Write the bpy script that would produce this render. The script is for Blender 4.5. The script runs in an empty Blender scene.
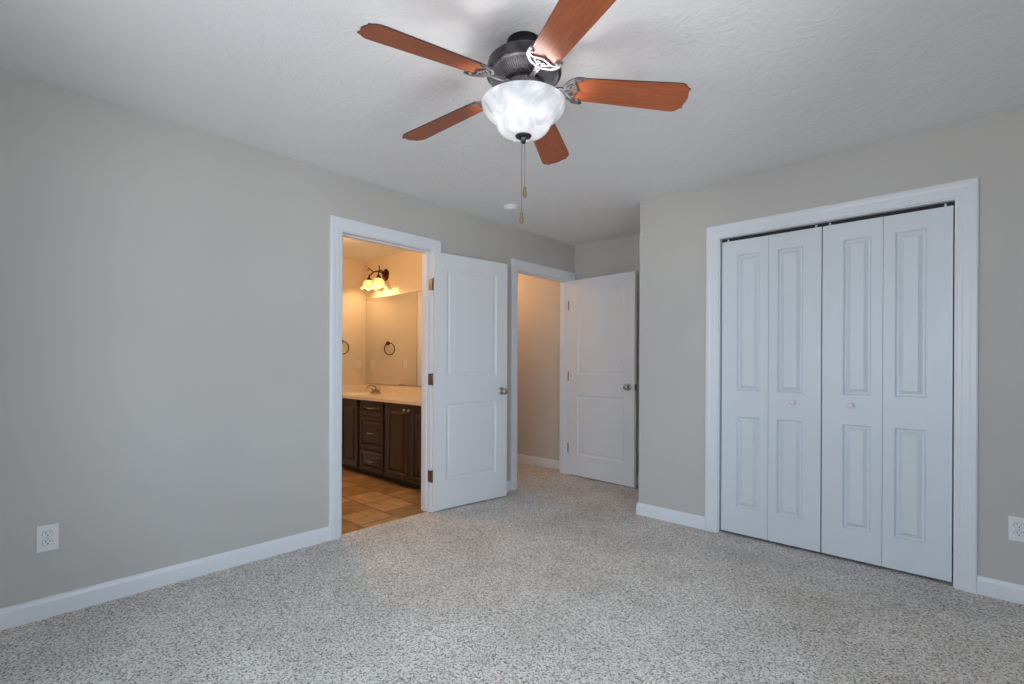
import bpy, math, random
from mathutils import Vector, Matrix
random.seed(7)
PI = math.pi
R = math.radians
scene = bpy.context.scene
COL = scene.collection

# ------------------------------------------------------------------ camera
F_PX, YAW, ROLL, SHIFT_PX, CAM_Z = 487.67, 0.748, 0.0045, 22.394, 1.165
cam_data = bpy.data.cameras.new('camera')
cam_data.sensor_fit = 'HORIZONTAL'
cam_data.sensor_width = 36.0
cam_data.lens = 36.0 * F_PX / 1024.0
cam_data.shift_y = SHIFT_PX / 1024.0
cam_data.clip_start = 0.02
cam = bpy.data.objects.new('camera', cam_data)
COL.objects.link(cam)
cam.matrix_world = (Matrix.Translation((0, 0, CAM_Z)) @ Matrix.Rotation(YAW, 4, 'Z')
                    @ Matrix.Rotation(PI / 2, 4, 'X') @ Matrix.Rotation(ROLL, 4, 'Z'))
scene.camera = cam

# ------------------------------------------------------------------ view and sky
scene.view_settings.view_transform = 'Standard'
scene.view_settings.look = 'None'
scene.view_settings.exposure = 0.0
scene.view_settings.gamma = 1.0
scene.view_settings.use_curve_mapping = False
scene.cycles.max_bounces = 10
scene.cycles.diffuse_bounces = 7
scene.cycles.caustics_reflective = False
scene.cycles.caustics_refractive = False
scene.cycles.sample_clamp_indirect = 6.0

SKY_STRENGTH = 7.7
world = bpy.data.worlds.new('sky')
scene.world = world
world.use_nodes = True
wn, wl = world.node_tree.nodes, world.node_tree.links
wbg = wn['Background']
tc = wn.new('ShaderNodeTexCoord')
sx = wn.new('ShaderNodeSeparateXYZ')
rmp = wn.new('ShaderNodeValToRGB')
wl.new(tc.outputs['Generated'], sx.inputs[0])
mr = wn.new('ShaderNodeMapRange')
mr.inputs['From Min'].default_value = -1
wl.new(sx.outputs['Z'], mr.inputs['Value'])
wl.new(mr.outputs[0], rmp.inputs[0])
rmp.color_ramp.elements[0].position = 0.47
rmp.color_ramp.elements[0].color = (0.86, 0.90, 0.95, 1)
rmp.color_ramp.elements[1].position = 0.53
rmp.color_ramp.elements[1].color = (0.71, 0.85, 1.0, 1)
wl.new(rmp.outputs[0], wbg.inputs['Color'])
wbg.inputs['Strength'].default_value = SKY_STRENGTH

# ------------------------------------------------------------------ room dimensions (metres)
H = 2.44
XL, XR = -3.073, 0.56           # bedroom left and right wall faces
YB, YF = -0.78, 3.468           # wall behind the camera, closet wall face
YA = 4.295                      # back of the entry alcove
XC = -1.862                     # outside corner between alcove and closet
XW = -3.188                     # bathroom side of the left wall
BX, BY = -5.50, 3.232           # bathroom far wall, bathroom mirror wall
HY = 4.35                       # hall wall
CASE = 0.085
BATH0, BATH1 = 1.630, 2.372     # bathroom door opening along the left wall
ENT0, ENT1 = 3.384, 4.198       # bedroom entry opening along the left wall
CLO0, CLO1 = -1.250, -0.040     # closet opening along the closet wall
TOP = 2.045                     # head of the closet and far openings
TOPL = 2.053                    # head of the two openings in the left wall
WIN_REAR = [(-1.90, -0.90), (-0.62, 0.38)]
WIN_RIGHT = [(0.50, 1.45)]
WZ0, WZ1 = 0.62, 2.08

def portal(name, loc, rot, sx_, sy_):
    l = bpy.data.lights.new(name, 'AREA')
    l.shape = 'RECTANGLE'; l.size = sx_; l.size_y = sy_
    l.cycles.is_portal = True
    o = bpy.data.objects.new(name, l); COL.objects.link(o)
    o.location = loc; o.rotation_euler = rot
for a, b in WIN_REAR:
    portal('window_portal', ((a + b) / 2, YB - 0.10, (WZ0 + WZ1) / 2), (R(90), 0, 0), b - a, WZ1 - WZ0)
for a, b in WIN_RIGHT:
    portal('window_portal', (XR + 0.10, (a + b) / 2, (WZ0 + WZ1) / 2), (R(90), 0, R(90)), b - a, WZ1 - WZ0)

# ------------------------------------------------------------------ materials
def mat(name, color, rough=0.5, metal=0.0, spec=0.5):
    m = bpy.data.materials.new(name); m.use_nodes = True
    b = m.node_tree.nodes['Principled BSDF']
    b.inputs['Base Color'].default_value = (*color, 1)
    b.inputs['Roughness'].default_value = rough
    b.inputs['Metallic'].default_value = metal
    b.inputs['Specular IOR Level'].default_value = spec
    return m
def N(m, t, **kw):
    n = m.node_tree.nodes.new(t)
    for k, v in kw.items():
        if hasattr(n, k): setattr(n, k, v)
        else: n.inputs[k.replace('_', ' ')].default_value = v
    return n
def L(m, a, b): m.node_tree.links.new(a, b)
def bsdf(m): return m.node_tree.nodes['Principled BSDF']
def coords(m, scale=(1, 1, 1), kind='Object'):
    t = N(m, 'ShaderNodeTexCoord'); mp = N(m, 'ShaderNodeMapping')
    mp.inputs['Scale'].default_value = scale
    L(m, t.outputs[kind], mp.inputs[0]); return mp.outputs[0]
def noise(m, vec, scale, detail=4, rough=0.55):
    n = N(m, 'ShaderNodeTexNoise'); n.inputs['Scale'].default_value = scale
    n.inputs['Detail'].default_value = detail; n.inputs['Roughness'].default_value = rough
    L(m, vec, n.inputs['Vector']); return n.outputs['Fac']
def ramp(m, fac, stops):
    r = N(m, 'ShaderNodeValToRGB'); L(m, fac, r.inputs[0]); e = r.color_ramp.elements
    while len(e) < len(stops): e.new(0.5)
    for k, (p, c) in enumerate(stops):
        e[k].position = p; e[k].color = (*c, 1)
    return r.outputs[0]
def bump(m, fac, strength, dist):
    b = N(m, 'ShaderNodeBump'); b.inputs['Strength'].default_value = strength
    b.inputs['Distance'].default_value = dist
    L(m, fac, b.inputs['Height']); L(m, b.outputs[0], bsdf(m).inputs['Normal']); return b

def paint(name, color, amp=0.12):
    m = mat(name, color, 0.65, 0, 0.3)
    v = coords(m); f = noise(m, v, 160, 3)
    bump(m, f, amp, 0.002)
    g = noise(m, v, 1.2, 2)
    c = ramp(m, g, [(0.3, tuple(x * 0.97 for x in color)), (0.7, tuple(min(1, x * 1.03) for x in color))])
    L(m, c, bsdf(m).inputs['Base Color'])
    return m
M_WALL = paint('greige_wall_paint', (0.545, 0.530, 0.505))
M_BATHWALL = paint('beige_bathroom_paint', (0.68, 0.58, 0.44))
M_HALLWALL = paint('hall_wall_paint', (0.60, 0.57, 0.52))
M_TRIM = mat('white_semigloss_trim', (0.77, 0.80, 0.84), 0.32, 0, 0.45)
M_DOOR = mat('white_door_paint', (0.77, 0.79, 0.81), 0.38, 0, 0.4)
v = coords(M_DOOR, (60, 60, 4)); bump(M_DOOR, noise(M_DOOR, v, 3, 3), 0.06, 0.002)
M_CLOSET = mat('white_closet_paint_blue_cast', (0.72, 0.77, 0.82), 0.36, 0, 0.4)  # white leaves, with the bluish daylight cast put into the paint colour
M_CEIL = mat('stomped_ceiling_texture', (0.83, 0.83, 0.83), 0.75, 0, 0.2)
v = coords(M_CEIL)
wv = N(M_CEIL, 'ShaderNodeTexNoise'); wv.inputs['Scale'].default_value = 9; wv.inputs['Detail'].default_value = 6
wv.inputs['Distortion'].default_value = 2.2; wv.inputs['Roughness'].default_value = 0.65
L(M_CEIL, v, wv.inputs['Vector']); bump(M_CEIL, wv.outputs['Fac'], 0.32, 0.016)

M_CARPET = mat('grey_beige_carpet_pile', (0.5, 0.48, 0.45), 0.95, 0, 0.05)
v = coords(M_CARPET)
f1 = noise(M_CARPET, v, 150, 2, 0.75)
vor = N(M_CARPET, 'ShaderNodeTexVoronoi'); vor.inputs['Scale'].default_value = 190; L(M_CARPET, v, vor.inputs['Vector'])
sepc = N(M_CARPET, 'ShaderNodeSeparateColor'); L(M_CARPET, vor.outputs['Color'], sepc.inputs[0])
tuft = N(M_CARPET, 'ShaderNodeMix', data_type='FLOAT'); tuft.inputs['Factor'].default_value = 0.42
L(M_CARPET, f1, tuft.inputs['A']); L(M_CARPET, sepc.outputs[0], tuft.inputs['B'])
f1 = tuft.outputs['Result']
f2 = noise(M_CARPET, v, 2.6, 4, 0.65)
cA = ramp(M_CARPET, f1, [(0.27, (0.11, 0.10, 0.09)), (0.41, (0.57, 0.545, 0.51)), (0.60, (0.90, 0.87, 0.83))])
cB = ramp(M_CARPET, f2, [(0.36, (0.84, 0.84, 0.83)), (0.62, (1.0, 1.0, 1.0))])
mx = N(M_CARPET, 'ShaderNodeMix', data_type='RGBA', blend_type='MULTIPLY')
mx.inputs['Factor'].default_value = 1.0
L(M_CARPET, cA, mx.inputs['A']); L(M_CARPET, cB, mx.inputs['B'])
L(M_CARPET, mx.outputs['Result'], bsdf(M_CARPET).inputs['Base Color'])
bump(M_CARPET, f1, 0.7, 0.010)

M_TILE = mat('brown_vinyl_tile', (0.4, 0.25, 0.12), 0.38)
v = coords(M_TILE)
bk = N(M_TILE, 'ShaderNodeTexBrick', offset=0.5)
bk.inputs['Color1'].default_value = (0.62, 0.42, 0.22, 1); bk.inputs['Color2'].default_value = (0.33, 0.195, 0.09, 1)
bk.inputs['Mortar'].default_value = (0.20, 0.115, 0.055, 1)
bk.inputs['Scale'].default_value = 1.0; bk.inputs['Brick Width'].default_value = 0.305
bk.inputs['Row Height'].default_value = 0.305; bk.inputs['Mortar Size'].default_value = 0.012
bk.inputs['Mortar Smooth'].default_value = 1.0
L(M_TILE, v, bk.inputs['Vector'])
cl = ramp(M_TILE, noise(M_TILE, v, 7, 5, 0.6), [(0.3, (0.55, 0.5, 0.45)), (0.7, (1.15, 1.1, 1.05))])
mx = N(M_TILE, 'ShaderNodeMix', data_type='RGBA', blend_type='MULTIPLY'); mx.inputs['Factor'].default_value = 1
L(M_TILE, bk.outputs['Color'], mx.inputs['A']); L(M_TILE, cl, mx.inputs['B'])
L(M_TILE, mx.outputs['Result'], bsdf(M_TILE).inputs['Base Color'])

def wood(name, c0, c1, scale, rough, stretch=(2, 26, 26), spec=0.5):
    m = mat(name, c0, rough, 0, spec)
    v = coords(m, stretch); f = noise(m, v, scale, 6, 0.6)
    L(m, ramp(m, f, [(0.32, c0), (0.68, c1)]), bsdf(m).inputs['Base Color'])
    return m
M_BLADE = wood('cherry_blade_veneer', (0.27, 0.056, 0.012), (0.42, 0.100, 0.024), 3.0, 0.52, (2, 26, 26), 0.9)
M_BLADE_EDGE = mat('dark_blade_edge', (0.035, 0.014, 0.009), 0.5)
M_VANITY = wood('espresso_cabinet_wood', (0.020, 0.010, 0.007), (0.042, 0.021, 0.013), 2.2, 0.34, (26, 26, 2))
M_TOE = mat('black_toe_kick', (0.008, 0.006, 0.005), 0.6)
M_COUNTER = mat('cream_cultured_marble', (0.74, 0.64, 0.52), 0.28)
v = coords(M_COUNTER)
L(M_COUNTER, ramp(M_COUNTER, noise(M_COUNTER, v, 5, 6, 0.7), [(0.35, (0.70, 0.59, 0.47)), (0.65, (0.80, 0.71, 0.60))]),
  bsdf(M_COUNTER).inputs['Base Color'])

def metal(name, c0, c1, rough, sc=40, metallic=0.9):
    m = mat(name, c0, rough, metallic)
    v = coords(m)
    L(m, ramp(m, noise(m, v, sc, 4), [(0.35, c0), (0.65, c1)]), bsdf(m).inputs['Base Color'])
    return m
M_PEWTER = metal('dark_antique_pewter', (0.045, 0.043, 0.05), (0.10, 0.095, 0.105), 0.42)
M_RIB = metal('rubbed_pewter_ribs', (0.13, 0.125, 0.135), (0.18, 0.175, 0.19), 0.45)
M_CANOPY = metal('black_pewter', (0.012, 0.011, 0.013), (0.03, 0.028, 0.03), 0.45)
M_SILVER = metal('rubbed_silver_pewter', (0.10, 0.096, 0.105), (0.28, 0.27, 0.28), 0.55, 60)
M_NICKEL = metal('satin_nickel', (0.42, 0.40, 0.37), (0.52, 0.50, 0.47), 0.28)
M_COPPER = metal('antique_brass_hinge', (0.19, 0.125, 0.08), (0.28, 0.19, 0.12), 0.45)
M_BRONZE = metal('oil_rubbed_bronze', (0.05, 0.014, 0.009), (0.11, 0.032, 0.02), 0.38)
M_FAUCET = metal('brushed_nickel_faucet', (0.34, 0.27, 0.20), (0.48, 0.39, 0.30), 0.3)
M_PULLWOOD = mat('tan_wooden_pull', (0.17, 0.115, 0.055), 0.5)
M_CHAIN = mat('brass_bead_chain', (0.16, 0.14, 0.11), 0.4, 0.8)
M_PLASTIC = mat('white_plastic', (0.80, 0.81, 0.81), 0.35)
M_SWITCH = mat('almond_plastic', (0.78, 0.70, 0.58), 0.35)
M_SLOT = mat('dark_slot', (0.02, 0.02, 0.022), 0.7)
M_MIRROR = mat('silvered_mirror', (0.86, 0.86, 0.85), 0.01, 1.0)
M_MEDGE = mat('mirror_edge', (0.10, 0.06, 0.035), 0.3, 0.6)
M_KNOBW = mat('white_knob_enamel', (0.82, 0.80, 0.80), 0.22)
M_TRACK = mat('white_metal_track', (0.75, 0.75, 0.75), 0.4)
M_SHELL = mat('closet_interior_paint', (0.30, 0.29, 0.27), 0.8)

def glass_lamp(name, c0, c1, trans, emit, ecol, vein):
    m = bpy.data.materials.new(name); m.use_nodes = True
    nt = m.node_tree; nt.nodes.remove(bsdf(m)); out = nt.nodes['Material Output']
    v = coords(m)
    n1 = N(m, 'ShaderNodeTexNoise'); n1.inputs['Scale'].default_value = vein; n1.inputs['Detail'].default_value = 5
    n1.inputs['Distortion'].default_value = 2.5; L(m, v, n1.inputs['Vector'])
    c = ramp(m, n1.outputs['Fac'], [(0.36, c0), (0.60, c1)])
    tr = N(m, 'ShaderNodeBsdfTranslucent'); df = N(m, 'ShaderNodeBsdfDiffuse'); gl = N(m, 'ShaderNodeBsdfGlossy')
    gl.inputs['Roughness'].default_value = 0.12
    em = N(m, 'ShaderNodeEmission'); em.inputs['Strength'].default_value = emit
    L(m, c, tr.inputs[0]); L(m, c, df.inputs[0])
    mxe = N(m, 'ShaderNodeMix', data_type='RGBA', blend_type='MULTIPLY'); mxe.inputs['Factor'].default_value = 1
    L(m, c, mxe.inputs['A']); mxe.inputs['B'].default_value = (*ecol, 1)
    L(m, mxe.outputs['Result'], em.inputs['Color'])
    m1 = N(m, 'ShaderNodeMixShader'); m1.inputs[0].default_value = trans
    L(m, df.outputs[0], m1.inputs[1]); L(m, tr.outputs[0], m1.inputs[2])
    m2 = N(m, 'ShaderNodeMixShader'); fr = N(m, 'ShaderNodeFresnel'); fr.inputs[0].default_value = 1.45
    L(m, fr.outputs[0], m2.inputs[0]); L(m, m1.outputs[0], m2.inputs[1]); L(m, gl.outputs[0], m2.inputs[2])
    ad = N(m, 'ShaderNodeAddShader'); L(m, m2.outputs[0], ad.inputs[0]); L(m, em.outputs[0], ad.inputs[1])
    L(m, ad.outputs[0], out.inputs['Surface'])
    return m
M_BOWL = glass_lamp('alabaster_glass', (0.62, 0.64, 0.67), (0.92, 0.93, 0.95), 0.55, 0.12, (0.95, 0.97, 1.0), 7)
M_SHADE = glass_lamp('amber_scavo_glass', (0.82, 0.62, 0.36), (0.95, 0.82, 0.58), 0.6, 0.6, (1.0, 0.80, 0.48), 14)
M_DOME = glass_lamp('white_dome_glass', (0.9, 0.9, 0.88), (0.95, 0.95, 0.93), 0.6, 1.0, (1.0, 0.75, 0.5), 8)

M_PANE = bpy.data.materials.new('window_glass'); M_PANE.use_nodes = True
_nt = M_PANE.node_tree; _nt.nodes.remove(bsdf(M_PANE))
_t = N(M_PANE, 'ShaderNodeBsdfTransparent'); _g = N(M_PANE, 'ShaderNodeBsdfGlossy'); _g.inputs['Roughness'].default_value = 0.02
_f = N(M_PANE, 'ShaderNodeFresnel'); _f.inputs[0].default_value = 1.2; _m = N(M_PANE, 'ShaderNodeMixShader')
L(M_PANE, _f.outputs[0], _m.inputs[0]); L(M_PANE, _t.outputs[0], _m.inputs[1]); L(M_PANE, _g.outputs[0], _m.inputs[2])
L(M_PANE, _m.outputs[0], _nt.nodes['Material Output'].inputs['Surface'])

# ------------------------------------------------------------------ mesh builder
class MB:
    def __init__(s): s.v, s.f, s.mi, s.cur = [], [], [], 0
    def add(s, vs, fs):
        o = len(s.v); s.v += [tuple(p) for p in vs]
        for f in fs: s.f.append(tuple(o + i for i in f)); s.mi.append(s.cur)
        return s
    def box(s, a, b, bev=0.0):
        x0, y0, z0 = (min(a[i], b[i]) for i in range(3)); x1, y1, z1 = (max(a[i], b[i]) for i in range(3))
        if bev <= 0:
            vs = [(x, y, z) for x in (x0, x1) for y in (y0, y1) for z in (z0, z1)]
            return s.add(vs, [(0, 1, 3, 2), (4, 6, 7, 5), (0, 4, 5, 1), (2, 3, 7, 6), (0, 2, 6, 4), (1, 5, 7, 3)])
        import bmesh
        bm = bmesh.new(); bmesh.ops.create_cube(bm, size=1)
        for w in bm.verts:
            w.co = (x0 + (w.co.x + .5) * (x1 - x0), y0 + (w.co.y + .5) * (y1 - y0), z0 + (w.co.z + .5) * (z1 - z0))
        bmesh.ops.bevel(bm, geom=bm.edges[:], offset=bev, segments=2, affect='EDGES', profile=0.6)
        bm.verts.index_update()
        s.add([w.co[:] for w in bm.verts], [[w.index for w in f.verts] for f in bm.faces]); bm.free(); return s
    def lathe(s, prof, c=(0, 0, 0), axis='Z', n=48, mod=None, M=None):
        vs, fs = [], []; k = len(prof)
        for i in range(n):
            a = 2 * PI * i / n
            for j, (r, h) in enumerate(prof):
                rr, hh = (r, h) if mod is None else mod(i, j, r, h)
                p = Vector((rr * math.cos(a), rr * math.sin(a), hh))
                if axis == 'X': p = Vector((p.z, p.x, p.y))
                if axis == '-X': p = Vector((-p.z, p.y, p.x))
                if axis == 'Y': p = Vector((p.y, p.z, p.x))
                if axis == '-Y': p = Vector((p.x, -p.z, p.y))
                if M is not None: p = M @ p
                vs.append(p + Vector(c))
        for i in range(n):
            i2 = (i + 1) % n
            for j in range(k - 1):
                q = (i * k + j, i2 * k + j, i2 * k + j + 1, i * k + j + 1)
                fs.append(q)
        o = len(vs)
        if prof[0][0] > 1e-6: fs.append(tuple(i * k for i in range(n))[::-1])
        if prof[-1][0] > 1e-6: fs.append(tuple(i * k + k - 1 for i in range(n)))
        return s.add(vs, fs)
    def lathe_open(s, prof, c=(0, 0, 0), n=64):
        vs, fs = [], []; k = len(prof)
        for i in range(n):
            a = 2 * PI * i / n
            vs += [(c[0] + r * math.cos(a), c[1] + r * math.sin(a), c[2] + h) for r, h in prof]
        for i in range(n):
            i2 = (i + 1) % n
            fs += [(i * k + j, i2 * k + j, i2 * k + j + 1, i * k + j + 1) for j in range(k - 1)]
        return s.add(vs, fs)
    def tube(s, pts, r, n=10, closed=False):
        pts = [Vector(p) for p in pts]; k = len(pts); vs, fs = [], []
        rr = r if isinstance(r, (list, tuple)) else [r] * k
        up = None
        for i, p in enumerate(pts):
            if closed: t = pts[(i + 1) % k] - pts[i - 1]
            else: t = pts[min(i + 1, k - 1)] - pts[max(i - 1, 0)]
            t.normalize()
            if up is None:
                up = Vector((0, 0, 1)) if abs(t.z) < 0.9 else Vector((1, 0, 0))
            a = t.cross(up); 
            if a.length < 1e-5: a = t.orthogonal()
            a.normalize(); b = a.cross(t).normalized(); up = b
            for j in range(n):
                an = 2 * PI * j / n
                vs.append(p + (a * math.cos(an) + b * math.sin(an)) * rr[i])
        for i in range(k if closed else k - 1):
            i2 = (i + 1) % k
            fs += [(i * n + j, i * n + (j + 1) % n, i2 * n + (j + 1) % n, i2 * n + j) for j in range(n)]
        if not closed:
            fs.append(tuple(range(n))[::-1]); fs.append(tuple((k - 1) * n + j for j in range(n)))
        return s.add(vs, fs)
    def ribbon(s, pts, w, z0, z1):
        pts = [Vector((p[0], p[1])) for p in pts]; k = len(pts); vs, fs = [], []
        ww = w if isinstance(w, (list, tuple)) else [w] * k
        zz = z0 if isinstance(z0, (list, tuple)) else [z0] * k
        th = z1 - zz[0] if not isinstance(z0, (list, tuple)) else z1
        for i, p in enumerate(pts):
            t = (pts[min(i + 1, k - 1)] - pts[max(i - 1, 0)]).normalized(); nn = Vector((-t.y, t.x)) * ww[i] / 2
            for q, h in ((p - nn, 0), (p + nn, 0), (p + nn * .8, th), (p - nn * .8, th)):
                vs.append((q.x, q.y, zz[i] + h))
        for i in range(k - 1):
            fs += [(i * 4 + j, i * 4 + (j + 1) % 4, i * 4 + 4 + (j + 1) % 4, i * 4 + 4 + j) for j in range(4)]
        fs += [(3, 2, 1, 0), tuple((k - 1) * 4 + j for j in range(4))]
        return s.add(vs, fs)
    def prism(s, outl, z0, z1, side=None):
        k = len(outl)
        c = s.cur
        s.add([(x, y, z) for z in (z0, z1) for x, y in outl], [tuple(range(k))[::-1], tuple(range(k, 2 * k))])
        o = len(s.v) - 2 * k
        if side is not None: s.cur = side
        for i in range(k):
            s.f.append((o + i, o + (i + 1) % k, o + k + (i + 1) % k, o + k + i)); s.mi.append(s.cur)
        s.cur = c; return s
    def build(s, name, m, parent=None, loc=(0, 0, 0), smooth=None):
        me = bpy.data.meshes.new(name)
        me.from_pydata([(p[0] - loc[0], p[1] - loc[1], p[2] - loc[2]) for p in s.v], [], s.f)
        ms = m if isinstance(m, (list, tuple)) else [m]
        for x in ms: me.materials.append(x)
        me.polygons.foreach_set('material_index', s.mi)
        import bmesh
        bm = bmesh.new(); bm.from_mesh(me)
        bmesh.ops.remove_doubles(bm, verts=bm.verts, dist=1e-6)
        bmesh.ops.recalc_face_normals(bm, faces=bm.faces); bm.to_mesh(me); bm.free()
        if smooth:
            me.polygons.foreach_set('use_smooth', [True] * len(me.polygons))
            me.set_sharp_from_angle(angle=R(smooth))
        me.update()
        o = bpy.data.objects.new(name, me); COL.objects.link(o); o.location = loc
        if parent is not None: o.parent = parent
        return o

def tag(o, label, cat, group=None, kind=None):
    o['label'] = label; o['category'] = cat
    if group: o['group'] = group
    if kind: o['kind'] = kind
    return o
def thing(name, label, cat, loc=(0, 0, 0), rotz=0, group=None, kind=None):
    o = bpy.data.objects.new(name, None); COL.objects.link(o)
    o.empty_display_size = 0.1
    o.location = loc; o.rotation_euler = (0, 0, rotz)
    return tag(o, label, cat, group, kind)
def copy_tree(o, parent=None):
    c = o.copy(); COL.objects.link(c)
    if parent is not None: c.parent = parent
    for ch in o.children: copy_tree(ch, c)
    return c
def struct(name, mb, m, label, cat, smooth=None):
    return tag(mb.build(name, m, None, (0, 0, 0), smooth), label, cat, None, 'structure')

def wall_boxes(mb, axis, f0, f1, a0, a1, openings, z0=0.0, z1=H):
    """wall slab; axis 'X': faces at x=f0,f1 running along y; axis 'Y': faces at y=f0,f1 running along x."""
    def put(u0, u1, w0, w1):
        if u1 - u0 < 1e-4 or w1 - w0 < 1e-4: return
        if axis == 'X': mb.box((f0, u0, w0), (f1, u1, w1))
        else: mb.box((u0, f0, w0), (u1, f1, w1))
    cur = a0
    for (o0, o1, p0, p1) in sorted(openings):
        put(cur, o0, z0, z1); put(o0, o1, z0, p0); put(o0, o1, p1, z1); cur = o1
    put(cur, a1, z0, z1)
    return mb

# ------------------------------------------------------------------ room shell
fl = MB().box((XL - 0.035, YB - 0.12, -0.12), (XR + 0.12, YA + 0.12, 0))
fl.box((XW - 3.2, BY + 0.12, -0.12), (XL - 0.035, HY + 0.12, 0))
struct('floor', fl, M_CARPET, 'speckled grey beige cut pile carpet covering bedroom and hall', 'carpet')
tl = MB().box((BX - 0.12, 0.78, -0.12), (XL - 0.035, BY + 0.12, -0.004))
struct('floor_bathroom', tl, M_TILE, 'brown square tile floor seen through the bathroom doorway', 'tile floor')
struct('ceiling', MB().box((BX - 0.8, YB - 0.12, H), (XR + 0.12, YA + 0.18, H + 0.12)), M_CEIL,
       'white swirl textured ceiling over the bedroom', 'ceiling')

mb = MB(); mb2 = MB()
ops = [(BATH0 - 0.02, BATH1 + 0.02, 0, TOPL + 0.02), (ENT0 - 0.02, ENT1 + 0.02, 0, TOPL + 0.02)]
XM = (XL + XW) / 2
wall_boxes(mb, 'X', XM, XL, YB - 0.12, HY + 0.10, ops)
struct('wall_left', mb, M_WALL, 'long greige left wall holding the two open doorways', 'wall')
wall_boxes(mb2, 'X', XW, XM, 0.80, BY + 0.06, ops[:1])
struct('wall_bathroom_near', mb2, M_BATHWALL, 'beige bathroom side of the doorway wall', 'wall')
mh = wall_boxes(MB(), 'X', XW, XM, BY + 0.06, HY + 0.10, ops[1:])
struct('wall_hall_near', mh, M_HALLWALL, 'hall side of the bedroom entry wall', 'wall')
mb = wall_boxes(MB(), 'Y', YF, YF + 0.11, XC, XR + 0.12, [(CLO0 - 0.018, CLO1 + 0.018, 0, TOP + 0.018)])
struct('wall_closet', mb, M_WALL, 'greige wall on the right around the bifold closet', 'wall')
struct('wall_alcove_side', MB().box((XC, YF + 0.11, 0), (XC + 0.11, YA, H)), M_WALL,
       'short greige return wall beside the entry alcove', 'wall')
struct('wall_back', MB().box((XL, YA, 0), (XR + 0.12, YA + 0.12, H)), M_WALL, 'shaded greige wall behind the open entry door', 'wall')
struct('wall_right', wall_boxes(MB(), 'X', XR, XR + 0.12, YB - 0.12, YA, [(a, b, WZ0, WZ1) for a, b in WIN_RIGHT]), M_WALL,
       'greige right wall beside the camera with a window', 'wall')
struct('wall_rear', wall_boxes(MB(), 'Y', YB - 0.12, YB, XL, XR, [(a, b, WZ0, WZ1) for a, b in WIN_REAR]), M_WALL,
       'greige wall behind the camera with two windows', 'wall')
# bathroom and hall
BD0, BD1 = 1.58, 2.350
struct('wall_bathroom_far', wall_boxes(MB(), 'X', BX - 0.12, BX, 0.80, BY, [(BD0 - 0.02, BD1 + 0.02, 0, TOP + 0.02)]), M_BATHWALL,
       'beige bathroom end wall with the towel ring', 'wall')
struct('wall_bathroom_mirror', MB().box((BX - 0.12, BY, 0), (XW, BY + 0.06, H)), M_BATHWALL,
       'beige bathroom wall behind the mirror and vanity', 'wall')
struct('wall_bathroom_side', MB().box((BX - 0.12, 0.68, 0), (XM, 0.80, H)), M_BATHWALL, 'beige bathroom side wall out of view', 'wall')
struct('wall_hall', MB().box((BX - 0.8, HY, 0), (XW, HY + 0.10, H)), M_HALLWALL, 'tan lit hall wall seen through the entry doorway', 'wall')
struct('wall_hall_side', MB().box((BX - 0.8, BY + 0.06, 0), (XW, BY + 0.12, H)), M_HALLWALL, 'hall side of the bathroom partition', 'wall')
struct('wall_hall_end', MB().box((BX - 0.8, BY + 0.12, 0), (BX - 0.7, HY, H)), M_HALLWALL, 'far end wall of the hall out of view', 'wall')

# ------------------------------------------------------------------ trim
CPROF = [(0.0, 0.0), (0.0, 0.009), (0.006, 0.012), (0.020, 0.0125), (0.028, 0.016), (0.050, 0.0165), (0.060, 0.019),
         (0.078, 0.019), (0.085, 0.015), (0.085, 0.0)]
def casing(mb, axis, face, sign, u0, u1, top, rev=0.006):
    """mitred colonial casing around an opening; face plane coordinate, sign = direction it stands out."""
    a0, a1, zt = u0 + rev * -1, u1 + rev, top + rev
    path = [(a0, 0.0, (-1, 0)), (a0, zt, (-1, 1)), (a1, zt, (1, 1)), (a1, 0.0, (1, 0))]
    vs, fs = [], []; k = len(CPROF)
    for (u, z, d) in path:
        for (w, h) in CPROF:
            uu, zz, n = u + d[0] * w, z + d[1] * w, face + sign * h
            vs.append((n, uu, zz) if axis == 'X' else (uu, n, zz))
    for i in range(3):
        fs += [(i * k + j, i * k + (j + 1) % k, (i + 1) * k + (j + 1) % k, (i + 1) * k + j) for j in range(k)]
    fs += [tuple(range(k)), tuple(3 * k + j for j in range(k))[::-1]]
    mb.add(vs, fs)
def jamb(mb, axis, f0, f1, u0, u1, top, stop=None):
    def bx(ua, ub, za, zb, n0=f0, n1=f1):
        if axis == 'X': mb.box((n0, ua, za), (n1, ub, zb))
        else: mb.box((ua, n0, za), (ub, n1, zb))
    t = 0.018
    bx(u0 - t, u0, 0, top + t); bx(u1, u1 + t, 0, top + t); bx(u0, u1, top, top + t)
    if stop:
        n0, n1 = stop
        bx(u0, u0 + 0.010, 0, top, n0, n1); bx(u1 - 0.010, u1, 0, top, n0, n1); bx(u0 + .010, u1 - .010, top - 0.010, top, n0, n1)
def frame(name, axis, faces, u0, u1, stop, label, top=TOP, sides=(1, -1)):
    mb = MB()
    jamb(mb, axis, faces[0], faces[1], u0, u1, top, stop)
    if 1 in sides: casing(mb, axis, faces[1], 1, u0, u1, top)
    if -1 in sides: casing(mb, axis, faces[0], -1, u0, u1, top)
    return struct(name, mb, M_TRIM, label, 'door casing')
frame('trim_1', 'X', (XW, XL), BATH0, BATH1, (XL - 0.085, XL - 0.045), 'white casing around the bathroom doorway on the left wall', TOPL)
frame('trim_2', 'X', (XW, XL), ENT0, ENT1, (XL - 0.085, XL - 0.045), 'white casing around the hall doorway in the far corner', TOPL)
frame('trim_3', 'Y', (YF, YF + 0.11), CLO0, CLO1, None, 'wide white casing around the bifold closet', TOP, (-1,))
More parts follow.
